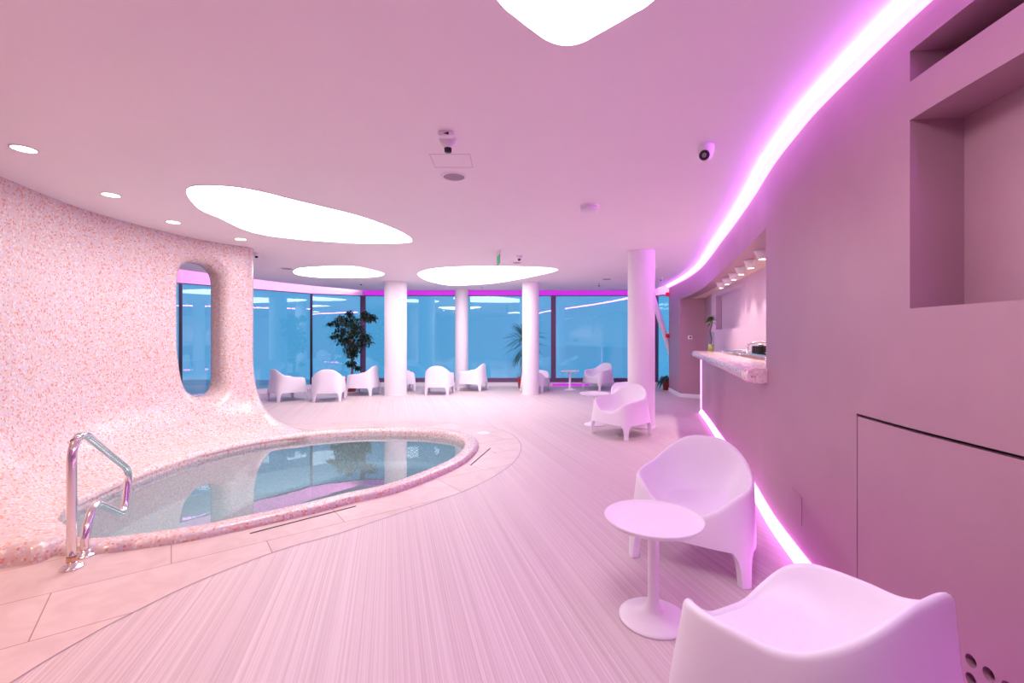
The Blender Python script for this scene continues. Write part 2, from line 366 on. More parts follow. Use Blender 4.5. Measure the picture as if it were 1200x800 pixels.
# ---- windows
def window(name, a, b_, z0, z1, left=.05, right=.05, bot=.0, top=.05, fm='frame', th=.06):
    a = Vector(a); b_ = Vector(b_); Lg = (b_-a).length; ang = math.atan2(b_.y-a.y, b_.x-a.x)
    root = empty(name, (a.x, a.y, 0), ang); tag(root, kind='structure')
    bm = bmesh.new(); box(bm, left*.5, Lg-right*.5, -.006, .006, z0+bot*.5, z1-top*.5); link('glass', bm, M['glass'], root, False)
    bm = bmesh.new()
    if left: box(bm, 0, left, -th/2, th/2, z0, z1)
    if right: box(bm, Lg-right, Lg, -th/2, th/2, z0, z1)
    if bot: box(bm, left, Lg-right, -th/2-.01, th/2+.01, z0, z0+bot)
    if top: box(bm, left, Lg-right, -th/2, th/2, z1-top, z1)
    link('window_frame', bm, M[fm], root, False); return root
ZW = 2.60
window('window_1', (-8.95, 8.2), (-7.33, 10.0), .11, ZW, .02, .03, 0, .02, 'darkframe', .04)
window('window_2', (-7.33, 10.0), (-5.5, 12.4), .11, ZW, .03, .03, 0, .02, 'darkframe', .04)
window('window_3', (-5.5, 12.4), (-4.33, 12.97), .11, ZW, .03, .02, 0, .02, 'darkframe', .04)
window('window_4', (-4.33, 13.0), (1.19, 13.0), .11, ZW, .12, .07, .12, .02)
window('window_5', (1.19, 13.0), (4.16, 13.0), .11, ZW, .07, .06, .12, .02)
window('window_6', (4.16, 13.0), (4.52, 12.2), .11, ZW, .04, .08, .02, .03)
# white plinths below the glass and beams above it
bm = bmesh.new()
for a, b_ in (((-8.95, 8.2), (-7.33, 10.0)), ((-7.33, 10.0), (-5.5, 12.4)), ((-5.5, 12.4), (-4.33, 12.97))): wallbox(bm, Vector(a)+Vector((.10, -.10)), Vector(b_)+Vector((.10, -.10)), .25, 0, .11)
struct('baseboard_left', bm, M['plinth'])
bm = bmesh.new(); box(bm, -4.3, 4.2, 12.93, 13.1, 0, .11); struct('baseboard_back', bm, M['plinth'])
bm = bmesh.new()
for a, b_ in (((-8.95, 8.2), (-7.33, 10.0)), ((-7.33, 10.0), (-5.5, 12.4)), ((-5.5, 12.4), (-4.3, 12.97))): wallbox(bm, a, b_, .12, ZW, 3.06)
wallbox(bm, (-4.3, 13.0), (4.2, 13.0), .12, ZW, 3.06); wallbox(bm, (4.2, 13.0), (4.54, 12.2), .12, ZW, 3.06); wallbox(bm, (4.54, 12.2), (4.56, 11.78), .12, 0, 3.06)
struct('wall_back', bm, M['ceiling'])

# ---- mosaic wall that sweeps down into the pool rim
WT = [(-4.5, -1.5), (-4.42, 1.0), (-4.35, 2.1), (-4.28, 2.9), (-4.24, 3.3), (-4.23, 3.55), (-4.26, 3.75), (-4.33, 4.0), (-4.40, 4.25), (-4.46, 4.55), (-4.5, 4.9), (-4.48, 5.3), (-4.42, 5.7), (-4.36, 6.0), (-4.25, 6.3), (-4.08, 6.55), (-3.915, 6.76),
      (-3.965, 6.93), (-4.09, 7.02), (-4.25, 7.00), (-4.37, 6.87), (-4.47, 6.66), (-4.60, 6.28), (-4.70, 5.8), (-4.78, 5.1), (-4.76, 4), (-4.78, -1.5)]
WB = [(-3.85, -1.5), (-3.72, 1.0), (-3.56, 2.0), (-3.33, 2.54), (-3.10, 2.742), (-2.93, 2.83), (-2.99, 3.10), (-3.14, 3.19), (-3.32, 3.30), (-3.55, 3.63), (-3.675, 4.1), (-3.715, 4.75), (-3.67, 5.28), (-3.53, 5.66), (-3.36, 5.95), (-3.14, 6.18), (-2.86, 6.40),
      (-2.86, 6.66), (-3.3, 6.90), (-3.85, 7.12), (-4.32, 7.05), (-4.55, 6.74), (-4.68, 6.30), (-4.78, 5.8), (-4.86, 5.1), (-4.84, 4), (-4.86, -1.5)]
WRr = [.11]*6+[.065]+[.055]*9+[.055, .03]+[.01]*9
SUB = 16
Tc = catmull([(x, y, 0) for x, y in WT], SUB); Bc = catmull([(x, y, r) for (x, y), r in zip(WB, WRr)], SUB)
FL = 1.12
def wprofile(T, B):
    r = max(.008, B.z); Bp = Vector((B.x, B.y, 0)); dirv = (Bp-T); Ld = dirv.length; dirv.normalize(); Lh = Ld-r
    pr = []
    nv = 46
    for k in range(nv): pr.append((0.0, ZC-(ZC-FL)*k/nv))
    hf = FL
    for k in range(49):
        t = k/48; x = 3*t*t*(1-t)*(.30*Lh)+t**3*Lh; z = (1-t)**3*hf+3*t*(1-t)**2*(.30)+3*t*t*(1-t)*(r+.012)+t**3*r
        pr.append((x, z))
    for k in range(1, 9):
        a = k/8*PI/2; pr.append((Lh+r*math.sin(a), r*math.cos(a)))
    return [Vector((T.x+dirv.x*x, T.y+dirv.y*x, z)) for x, z in pr]
bm = bmesh.new(); G = []
for i in range(len(Tc)): G.append([bm.verts.new(p) for p in wprofile(Tc[i], Bc[i])])
def in_hole(u, z, c0, c1, back=False):
    z0, z1 = .56, 2.43
    if not (z0 < z < z1): return False
    lo, hi = (c0, c1)
    if not back: lo += .42*max(0, (1.5-z)/.95)**2
    else: hi -= .3*max(0, (1.5-z)/.95)**2
    c = (lo+hi)/2; hw = (hi-lo)/2; rt = .26; rb = .22
    if z > z1-rt: hw *= math.sqrt(max(0, 1-((z-(z1-rt))/rt)**2))**.9
    if z < z0+rb: hw *= math.sqrt(max(0, 1-(((z0+rb)-z)/rb)**2))**.9
    return abs(u-c) < hw
kill = []; nrow = len(G[0])
for i in range(len(G)-1):
    for k in range(nrow-1):
        u = (i+.5)/SUB; z = (G[i][k].co.z+G[i][k+1].co.z)/2
        if in_hole(u, z, 12.86, 14.78) or in_hole(u, z, 21.06, 22.6, True): continue
        bm.faces.new((G[i][k], G[i+1][k], G[i+1][k+1], G[i][k+1]))
bmesh.ops.delete(bm, geom=[v for v in bm.verts if not v.link_faces], context='VERTS')
bm.verts.ensure_lookup_table()
def bloop(cond):
    es = [e for e in bm.edges if e.is_boundary and all(cond(v.co) for v in e.verts)]
    vs = set(v for e in es for v in e.verts); return es, vs
okz = lambda c: .45 < c.z < 2.5
fe, fv = bloop(lambda c: okz(c) and c.x > -4.47+0.0 and 5.5 < c.y < 6.75 and (c.x+4.36) > -.10 - .0*(c.y) and (c.y-6.0)*(-.34)+(c.x+4.36)*.94 > -.13)
be, bv = bloop(lambda c: okz(c) and 5.5 < c.y < 6.98 and (c.y-6.0)*(-.34)+(c.x+4.36)*.94 <= -.13)
for es, vs in ((fe, fv), (be, bv)):
    nb = {v: [e.other_vert(v) for e in es if v in e.verts] for v in vs}
    for _ in range(12):
        new = {v: v.co*.5+sum((q.co for q in nb[v]), Vector())/len(nb[v])*.5 for v in vs if len(nb[v]) == 2}
        for v, c in new.items(): v.co = c
hv = [v.co.copy() for v in fv | bv]
print('hole loops', len(fe), len(be))
try:
    before = set(bm.faces)
    r_ = bmesh.ops.bridge_loops(bm, edges=fe+be)
    cut = [e for e in r_['edges']]
    bmesh.ops.subdivide_edges(bm, edges=cut, cuts=6, use_grid_fill=True)
except Exception as ex: print('bridge failed', ex)
near = [v for v in bm.verts if 5.6 < v.co.y < 6.95 and .3 < v.co.z < 2.6 and v.co.x < -3.9]
cand = [v for v in near if v.is_valid]
from mathutils import kdtree
kd = kdtree.KDTree(len(hv))
for i, v in enumerate(hv): kd.insert(v, i)
kd.balance()
selv = [v for v in cand if kd.find(v.co)[2] < .10]
for _ in range(26): bmesh.ops.smooth_vert(bm, verts=selv, factor=.5, use_axis_x=True, use_axis_y=True, use_axis_z=True)
wl = struct('wall_left', bm, M['mosaic'], True)

# ================================================================ POOL
pool = empty('pool', (CEN.x, CEN.y, 0))
tag(pool, 'teardrop sunken pool with raised pink mosaic rim below the curved mosaic wall', 'pool')
def ringloft(bm, prof, loop=pool_loop):
    rings = [[bm.verts.new((p.x-CEN.x, p.y-CEN.y, z)) for p in offs(loop, o)] for o, z in prof]
    n = len(loop)
    for a, b_ in zip(rings, rings[1:]):
        for i in range(n): bm.faces.new((a[i], a[(i+1) % n], b_[(i+1) % n], b_[i]))
    return rings
prof = [(.19, -.02)]+[(.19-.052*(1-math.cos(a)), .052*math.sin(a)) for a in [PI/2*k/8 for k in range(9)]]+[(.09, .053)]+[(.055-.051*math.sin(a), .052*math.cos(a)) for a in [PI/2*k/8 for k in range(9)]]+[(.004, -.12)]
bm = bmesh.new(); ringloft(bm, prof); link('coping', bm, M['mosaic'], pool)
# basin: side, bench that is broad on the wall side, deep middle
bm = bmesh.new()
def shrink(f, z):
    out = []
    for p in pool_loop:
        v = Vector((p.x, p.y))-CEN; side = sm(.1, .95, (-v.x*.86+v.y*.1-v.y*.0)/1.4)
        out.append((p, f, z, side))
    return out
c0 = Vector((-1.75, 5.05, 0))
def basin_ring(k):
    vs = []
    for p in pool_loop:
        d = p-c0; dn = d.normalized()
        west = sm(-.15, .9, -dn.x)
        bw = .12+.62*west
        tab = [(0.0, -.12), (-.012, -.40), (-.05, -.43), (-(bw*.9), -.45), (-bw, -.50), (-(bw+.05), -.98), (-(bw+.12), -1.02)]
        o, z = tab[k]; q = p+dn*o; vs.append(bm.verts.new((q.x-CEN.x, q.y-CEN.y, z)))
    return vs
rings = [basin_ring(k) for k in range(7)]
for a, b_ in zip(rings, rings[1:]):
    for i in range(NP): bm.faces.new((a[i], a[(i+1) % NP], b_[(i+1) % NP], b_[i]))
cv = bm.verts.new((c0.x-CEN.x, c0.y-CEN.y, -1.03))
for i in range(NP): bm.faces.new((rings[-1][i], rings[-1][(i+1) % NP], cv))
link('basin', bm, M['basin'], pool)
bm = bmesh.new(); lp = offs(pool_loop, .0); vs = [bm.verts.new((p.x, p.y, -.045)) for p in lp]; bm.faces.new(vs)
wt = link('pool_water', bm, M['water'], smooth=False); tag(wt, 'still clear water filling the teardrop pool', 'water', kind='stuff')

# ================================================================ LIGHT FITTINGS
def panel(pts, label, pm='panel'):
    P = [at(x, y, ZC) for x, y in pts]; c = sum(P, Vector())/len(P)
    loop = catmull(P, 6, True)
    root = empty('ceiling_light', (c.x, c.y, ZC)); tag(root, label, 'ceiling light', 'free-form glowing panels in the ceiling')
    bm = bmesh.new(); slab(bm, [((p-c).x, (p-c).y) for p in loop], -.004, -.001); link('diffuser', bm, M[pm], root, False)
    bm = bmesh.new(); n = len(loop); o1 = []
    for i, p in enumerate(loop):
        t = (loop[(i+1) % n]-loop[i-1]).normalized(); o1.append(Vector((t.y, -t.x, 0)))
    ar = sum(loop[i].x*loop[(i+1) % n].y-loop[(i+1) % n].x*loop[i].y for i in range(n)); sg = 1 if ar > 0 else -1
    A = [bm.verts.new((loop[i]-c).xy.to_3d()+Vector((0, 0, -.006))) for i in range(n)]
    B = [bm.verts.new((loop[i]-c+o1[i]*sg*.008).xy.to_3d()+Vector((0, 0, -.006))) for i in range(n)]
    C_ = [bm.verts.new((loop[i]-c+o1[i]*sg*.008).xy.to_3d()) for i in range(n)]
    for i in range(n):
        j = (i+1) % n; bm.faces.new((A[i], A[j], B[j], B[i])); bm.faces.new((B[i], B[j], C_[j], C_[i]))
    link('frame', bm, M['device'], root, False)
def inv(X, Y): return (600+X/Y*FPX, HY-(ZC-HC)*FPX/Y)
panel([(584, 0), (604.5, 19), (627.5, 37), (643, 47), (662, 52), (681, 49), (700, 39), (723, 26), (742.5, 14.4), (764.6, 0)]+[inv(*q) for q in ((.70, 1.5), (.78, 1.15), (.6, .85), (.25, .7), (-.1, .8), (-.27, 1.1), (-.2, 1.5))],
      'glowing white ceiling panel cut off by the top edge of the photo, nearest of all')
panel([(218.7, 223.7), (222.5, 218.7), (237.5, 216.7), (270, 218), (305, 223.7), (350, 235), (390, 244.5), (425, 253.7), (457.5, 265.5), (475, 273.7), (482.5, 280.5), (475, 284), (425, 284.5), (375, 282), (325, 277), (300, 272.5), (280, 266), (260, 256), (235, 245), (222.5, 232.5)],
      'large long teardrop glowing ceiling panel over the pool beside the mosaic wall')
panel([(343.7, 318), (347.7, 314.6), (360, 312.7), (395, 311), (412.5, 311.5), (428, 313.8), (447.5, 318.8), (450, 321), (444, 323.4), (423, 324.8), (377.5, 324.8), (356.5, 322.9), (346.9, 320.8)],
      'small oval glowing ceiling panel above the white chairs and the leafy tree', 'panel_far')
panel([(489.3, 321.3), (496, 316.8), (514.7, 313.3), (546.7, 311.7), (586.7, 311.5), (629, 312.5), (648, 314), (653.3, 316.3), (640, 320), (608, 326.7), (573, 332), (533, 334), (514.7, 332), (498.7, 327.5)],
      'wide pebble-shaped glowing ceiling panel behind the green exit sign', 'panel_far')
for (px, py), lab in zip(((28, 174), (130, 228), (203, 260), (282, 280)), ('nearest the left edge of the photo', 'second from the left edge of the photo', 'third from the left edge, beside the large teardrop panel', 'above the opening in the mosaic wall, farthest of the row')):
    p = at(px, py, ZC); root = empty('downlight', p); tag(root, 'small round recessed ceiling spotlight, '+lab, 'downlight', 'recessed spotlights along the mosaic wall')
    bm = bmesh.new(); lathe(bm, [(.078, 0), (.078, -.006), (.066, -.006), (.066, -.003)], n=32); link('trim_ring', bm, M['device'], root)
    bm = bmesh.new(); lathe(bm, [(0, -.004), (.066, -.004)], n=32); link('lamp', bm, M['spot'], root)
    ld = bpy.data.lights.new('spot_beam', 'SPOT'); ld.energy = SPOT_W; ld.color = (1, .78, .55); ld.spot_size = R(100); ld.spot_blend = .8; ld.shadow_soft_size = .05
    lo = bpy.data.objects.new('spot_beam', ld); COL.objects.link(lo); lo.parent = root; lo.location = (0, 0, -.02); lo.rotation_euler = (0, R(-6), 0)
for p, e in ((Vector((-3.15, 1.75, ZC)), 90), (Vector((-3.1, .4, ZC)), 90)):     # the row goes on behind the camera
    root = empty('downlight', p); tag(root, 'small round recessed ceiling spotlight, the '+('next one before' if p.y > 1 else 'second one before')+' the row seen over the mosaic wall', 'downlight', 'recessed spotlights along the mosaic wall')
    bm = bmesh.new(); lathe(bm, [(0, -.004), (.066, -.004), (.078, -.006), (.078, 0)], n=32); link('lamp', bm, M['spot'], root)
    ld = bpy.data.lights.new('spot_beam', 'SPOT'); ld.energy = e; ld.color = (1, .66, .36); ld.spot_size = R(110); ld.spot_blend = .8; ld.shadow_soft_size = .05
    lo = bpy.data.objects.new('spot_beam', ld); COL.objects.link(lo); lo.parent = root; lo.location = (0, 0, -.02)

cove = tag(empty('led_strip', (0, 0, 0)), 'long curving magenta light strip along the top of the mauve wall', 'light strip')
bm = bmesh.new(); sweep(bm, -3.3, 11.72, [(.001, ZT+.001), (-.058, ZT+.004), (-.060, ZT+.008), (.001, ZT+.008)]); link('diffuser', bm, M['covepale'], cove, False)
bm = bmesh.new(); sweep(bm, -3.3, 11.72, [(-.04, ZT+.009), (-.062, ZT+.011), (-.078, ZC-.002), (-.04, ZC-.002)]); link('lamp_line', bm, M['cove'], cove, False)
bm = bmesh.new(); sweep(bm, .4, 8.36, [(-.048, .002), (.0, .002), (.0, .07), (-.012, .07)], st=.1)
tag(link('led_strip', bm, M['floorled'], smooth=False), 'magenta light strip at the foot of the mauve bar wall', 'light strip')
bm = bmesh.new(); a = wp(8.36, 0, 0); box(bm, a.x-.016, a.x+.012, a.y-.01, a.y+.02, .08, 1.03)
tag(link('led_strip', bm, M['barled'], smooth=False), 'thin upright magenta light line on the far end of the bar', 'light strip')
bm = bmesh.new(); box(bm, -4.25, 3.9, 12.93, 12.99, 2.605, 2.73)
tag(link('led_strip', bm, M['backled'], smooth=False), 'deep magenta light band above the rear windows', 'light strip')
bm = bmesh.new(); box(bm, 1.15, 2.2, 12.915, 12.929, .015, .075)
tag(link('led_strip', bm, M['backled'], smooth=False), 'low magenta light strip on the floor behind the small far table', 'light strip')
bm = bmesh.new()
le = [p for p in left_edge if p.y > 6.5]
for a, b_ in zip(le, le[1:]): wallbox(bm, (a.x, a.y), (b_.x, b_.y), -.02, 2.87, 2.91)
tag(link('led_strip', bm, M['upled'], smooth=False), 'pink light strip hidden in the raised cove over the left windows', 'light strip')
bm = bmesh.new(); box(bm, 3.98, 4.0, 11.6, 12.8, 2.87, 2.90)
tag(link('led_strip', bm, M['upled'], smooth=False), 'pink light strip hidden in the raised cove at the far right corner', 'light strip')

# ================================================================ COLUMNS
for (x, y, r), lab in zip(((-2.83, 11.0, .265), (.455, 11.12, .205), (-1.415, 12.70, .185), (2.02, 7.07, .205)),
        ('thick round white column left of centre, in front of the windows', 'slim round white column with the spiky palm behind it', 'slim round white column touching the rear window, thinner and farther back', 'tall round white column at right, nearest to the camera, behind the armchair')):
    bm = bmesh.new(); lathe(bm, [(0, 0.001), (r+.012, .001), (r+.012, .03), (r, .035), (r, ZC-.002), (0, ZC-.002)], n=64)
    o = link('column', bm, M['white_paint']); o.location = (x, y, 0); flatish(o, 40); tag(o, lab, 'column', 'round white columns')

# ================================================================ CHAIRS
def sp(c, e): return math.copysign(abs(c)**e, c)
NE = 3.5
def plan(th, z):
    """outer shell of the chair at angle th and height z; front is -Y"""
    ne = 5.6-2.5*sm(.05, .5, z)
    u = sp(math.cos(th), 2/ne); v = sp(math.sin(th), 2/ne)
    hw = (.382-.035*z)*(1-.205*((v+1)/2)**1.4)
    yf, yr = -.352+.03*z, .350-.07*z
    y = yf+(yr-yf)*(v+1)/2
    return Vector((hw*u, y, z)), u, v
def rimh(q):
    """rim height by distance q along the shell from the middle of the back"""
    f = min(1, max(0, (q-.03)/.50)); f = f*f*f*(f*(6*f-15)+10)
    return .705-.175*f-.02*sm(.5, .85, q)-.05*sm(.76, .99, q)-.105*sm(.84, 1.13, q)
def chair_meshes():
    n = 160; rows = []
    bm = bmesh.new()
    ths = []
    for i in range(n):
        ths.append(2*PI*i/n+.0)
    # respace to even arc length
    dense = [2*PI*i/4000 for i in range(4001)]; pts = [plan(t, .4)[0] for t in dense]; ac = [0]
    for a, b_ in zip(pts, pts[1:]): ac.append(ac[-1]+(b_-a).length)
    ths = []; j = 0
    for i in range(n):
        s = ac[-1]*i/n
        while ac[j+1] < s: j += 1
        ths.append(dense[j]+(dense[j+1]-dense[j])*(s-ac[j])/(ac[j+1]-ac[j]))
    ZB, ZS = .19, .352
    cols = []
    for i_, th in enumerate(ths):
        _, u, v = plan(th, .4); qa = abs(ac[-1]*i_/n-ac[-1]*.25); qa = min(qa, ac[-1]-qa)
        jr = min(range(len(dense)), key=lambda j: abs(dense[j]-PI/2)); qa = abs(ac[-1]*i_/n-ac[jr]); qa = min(qa, ac[-1]-qa); h = rimh(qa*2.36/ac[-1]); col = []
        # underside return
        pin = plan(th, ZB)[0]; ctr = Vector((0, -.01, 0))
        def ins(p, k, z): return Vector((p.x*(1-k), (p.y+.0)*(1-k)-.0, z))
        col.append(ins(pin, .45, .30)); col.append(ins(pin, .12, .28)); col.append(ins(pin, .085, ZB))
        for k in range(9): col.append(plan(th, ZB+(h-.022-ZB)*k/8)[0])
        tp = plan(th, h)[0]
        for a in (30, 60, 90, 120, 150):
            q = R(a); k = .045*(1-math.cos(q)); col.append(ins(tp, k, h-.022+.022*math.sin(q)))
        back = sm(.0, 1, v)
        for k in range(1, 13):
            t = k/12; z = ZS+(h-.022-ZS)*(1-t)**1.9; kk = .09+(.40+.10*back)*t
            col.append(ins(tp, kk, z if h-.022 > ZS else ZS))
        for kk, z in ((.68, ZS-.006), (.86, ZS-.009)): col.append(ins(tp, kk, z))
        cols.append([bm.verts.new(p) for p in col])
    m_ = len(cols[0])
    for i in range(n):
        a, b_ = cols[i], cols[(i+1) % n]
        for k in range(m_-1): bm.faces.new((a[k], b_[k], b_[k+1], a[k+1]))
    bot = bm.verts.new((0, 0, .30)); top = bm.verts.new((0, 0, ZS-.01))
    for i in range(n):
        a, b_ = cols[i], cols[(i+1) % n]; bm.faces.new((bot, b_[0], a[0])); bm.faces.new((top, a[-1], b_[-1]))
    body = bpy.data.meshes.new('shell'); bmesh.ops.recalc_face_normals(bm, faces=bm.faces)
    for e in bm.edges: e.smooth = e.calc_face_angle(0) < R(48)
    bm.to_mesh(body); bm.free()
    for p in body.polygons: p.use_smooth = True
    body.materials.append(M['plastic'])
    # legs: strips of the shell at the four corners, narrowing downwards
    legs = []
    cor = []
    for q in (45, 135, 225, 315):
        th0 = min(dense, key=lambda t: abs(((t-R(q)+PI) % (2*PI))-PI)); cor.append(th0)
    for th0 in cor:
        bm = bmesh.new(); j0 = min(range(len(dense)), key=lambda j: abs(dense[j]-th0)); grid = []
        nz_, ns = 16, 12
        for a in range(nz_+1):
            z = .215*a/nz_+.003; zz = z/.215
            wdt = .040+.020*zz+.075*zz**6
            row = []
            for s in range(ns+1):
                off = (-1+2*s/ns)*wdt; target = (ac[j0]+off) % ac[-1]
                lo, hi = 0, 4000
                while hi-lo > 1:
                    md = (lo+hi)//2
                    if ac[md] <= target: lo = md
                    else: hi = md
                th = dense[lo]+(dense[hi]-dense[lo])*(target-ac[lo])/max(1e-9, ac[hi]-ac[lo])
                p, u, v = plan(th, z); row.append((p, Vector((p.x*(1-.10), p.y*(1-.10), z))))
            grid.append(row)
        fo = [[bm.verts.new(c[0]) for c in r_] for r_ in grid]; fi = [[bm.verts.new(c[1]) for c in r_] for r_ in grid]
        for a in range(nz_):
            for s in range(ns):
                bm.faces.new((fo[a][s], fo[a][s+1], fo[a+1][s+1], fo[a+1][s])); bm.faces.new((fi[a][s], fi[a+1][s], fi[a+1][s+1], fi[a][s+1]))
            bm.faces.new((fo[a][0], fo[a+1][0], fi[a+1][0], fi[a][0])); bm.faces.new((fo[a][-1], fi[a][-1], fi[a+1][-1], fo[a+1][-1]))
        for s in range(ns):
            bm.faces.new((fo[0][s], fi[0][s], fi[0][s+1], fo[0][s+1])); bm.faces.new((fo[-1][s], fo[-1][s+1], fi[-1][s+1], fi[-1][s]))
        bmesh.ops.recalc_face_normals(bm, faces=bm.faces)
        for e in bm.edges: e.smooth = e.calc_face_angle(0) < R(50)
        for f in bm.faces: f.smooth = True
        me = bpy.data.meshes.new('leg'); bm.to_mesh(me); bm.free(); me.materials.append(M['plastic']); legs.append(me)
    return body, legs
CB, CL = chair_meshes()
def chair(x, y, fx, fy, label, group='white plastic armchairs'):
    rz = math.atan2(fy, fx)+PI/2          # local front -Y turned to (fx, fy)
    root = empty('armchair', (x, y, 0), rz); tag(root, label, 'armchair', group)
    o = bpy.data.objects.new('seat_shell', CB); COL.objects.link(o); o.parent = root
    for me in CL:
        q = bpy.data.objects.new('leg', me); COL.objects.link(q); q.parent = root
    return root
chair(.978, 1.462, -.42, .90, 'large white plastic armchair in the foreground, cut off by the bottom edge')
chair(1.207, 2.956, -.566, -.825, 'white plastic armchair behind the near round table, facing the camera')
chair(1.60, 6.55, -.816, -.58, 'white plastic armchair in front of the tall right column')
chair(2.23, 8.55, -1, .1, 'white plastic armchair mostly hidden behind the tall right column, one arm showing')
chair(-5.045, 10.12, .62, .785, 'white plastic armchair beside the mosaic wall, leftmost of the far row')
chair(-4.08, 10.04, -.29, .957, 'white plastic armchair seen from behind, left of the leafy tree')
chair(-3.62, 11.05, -.989, .147, 'white plastic armchair in profile facing left, right of the leafy tree')
chair(-2.93, 11.95, .92, .38, 'white plastic armchair mostly hidden behind the thick left column')
chair(-1.81, 11.2, .02, 1, 'white plastic armchair seen from behind, between the thick and the thinnest column')
chair(-1.02, 11.98, -.945, .325, 'white plastic armchair facing left, in front of the thinnest column')
chair(.60, 11.84, .93, -.37, 'white plastic armchair partly hidden by the slim column with the palm')
chair(2.36, 12.25, -.83, -.55, 'white plastic armchair beside the far small table, left of the tall right column')

# ================================================================ TABLES
def table(x, y, label):
    root = empty('side_table', (x, y, 0)); tag(root, label, 'side table', 'round white pedestal tables')
    bm = bmesh.new(); lathe(bm, [(0, .470), (.18, .472), (.222, .482), (.238, .498), (.240, .505), (.236, .508), (.228, .502), (.20, .495), (0, .493)], n=96); link('tabletop', bm, M['table'], root)
    bm = bmesh.new(); lathe(bm, [(.045, .472), (.030, .455), (.0265, .42), (.0265, .12), (.030, .085), (.040, .06), (.055, .045)], n=48, ); link('stem', bm, M['table'], root)
    bm = bmesh.new(); lathe(bm, [(.045, .052), (.07, .036), (.11, .026), (.158, .016), (.168, .009), (.168, .001), (0, .001)], n=72); link('base', bm, M['table'], root)
table(.705, 2.255, 'near round white pedestal table in front of the armchair at right')
table(1.325, 7.24, 'round white pedestal table half hidden by the middle armchair')
table(1.54, 12.02, 'small far round white pedestal table between two armchairs by the window')

# ================================================================ HANDRAIL
q = Vector((-.39, .92)).normalized(); f1 = Vector((-2.67, 2.743))
def hp(s, z): return Vector((q.x*s, q.y*s, z))
root = empty('pool_handrail', (f1.x, f1.y, 0)); tag(root, 'bent polished steel handrail standing at the pool edge', 'handrail')
bm = bmesh.new()
path = [hp(0, .004), hp(0, .40), hp(0, .74), hp(.13, .80), hp(.90, .355), hp(.80, .03), hp(.30, .30), hp(.17, .15), hp(.17, .004)]
tube(bm, fillet_path(path, [0, .1, .10, .10, .12, .12, .09, .07, 0], 10), .0245, 20); link('rail', bm, M['steel'], root)
for s in (0, .17):
    bm = bmesh.new(); p = hp(s, 0); lathe(bm, [(0, .001), (.058, .001), (.058, .008), (.05, .014), (.028, .02), (.026, .04), (0, .04)], (p.x, p.y, 0), 32); link('flange', bm, M['steel'], root)
bm = bmesh.new(); lathe(bm, [(.0252, .045), (.0256, .047), (.0256, .068), (.0252, .07)], n=24); link('band', bm, mat('brass_band', (.75, .42, .22), .35, .6), root)

# ================================================================ DECK DRAINS
def slot(a, b_, label, wd=.012):
    a = Vector(a); b_ = Vector(b_); bm = bmesh.new(); t_ = (b_-a).normalized(); n_ = Vector((t_.y, -t_.x))*wd/2; c = (a+b_)/2
    vs = [bm.verts.new((p.x-c.x, p.y-c.y, z)) for z in (.0005, .003) for p in (a-n_, a+n_, b_+n_, b_-n_)]
    for f in ((0, 3, 2, 1), (4, 5, 6, 7), (0, 1, 5, 4), (1, 2, 6, 5), (2, 3, 7, 6), (3, 0, 4, 7)): bm.faces.new([vs[i] for i in f])
    o = link('drain_slot', bm, M['grey'] if 0 else M['dark'], smooth=False); o.location = (c.x, c.y, 0); tag(o, label, 'drain')
slot((-1.869, 3.226), (-1.294, 3.747), 'long narrow dark drain slot in the stone border in front of the pool')
slot((-.453, 4.947), (-.272, 5.71), 'short narrow dark drain slot in the stone border at the right tip of the pool')
bm = bmesh.new(); lathe(bm, [(0, .006), (.085, .006), (.095, .001)], n=32); o = link('skimmer_lid', bm, M['device']); o.location = (-.42, 6.62, 0); tag(o, 'small round white lid set in the stone behind the pool tip', 'lid')

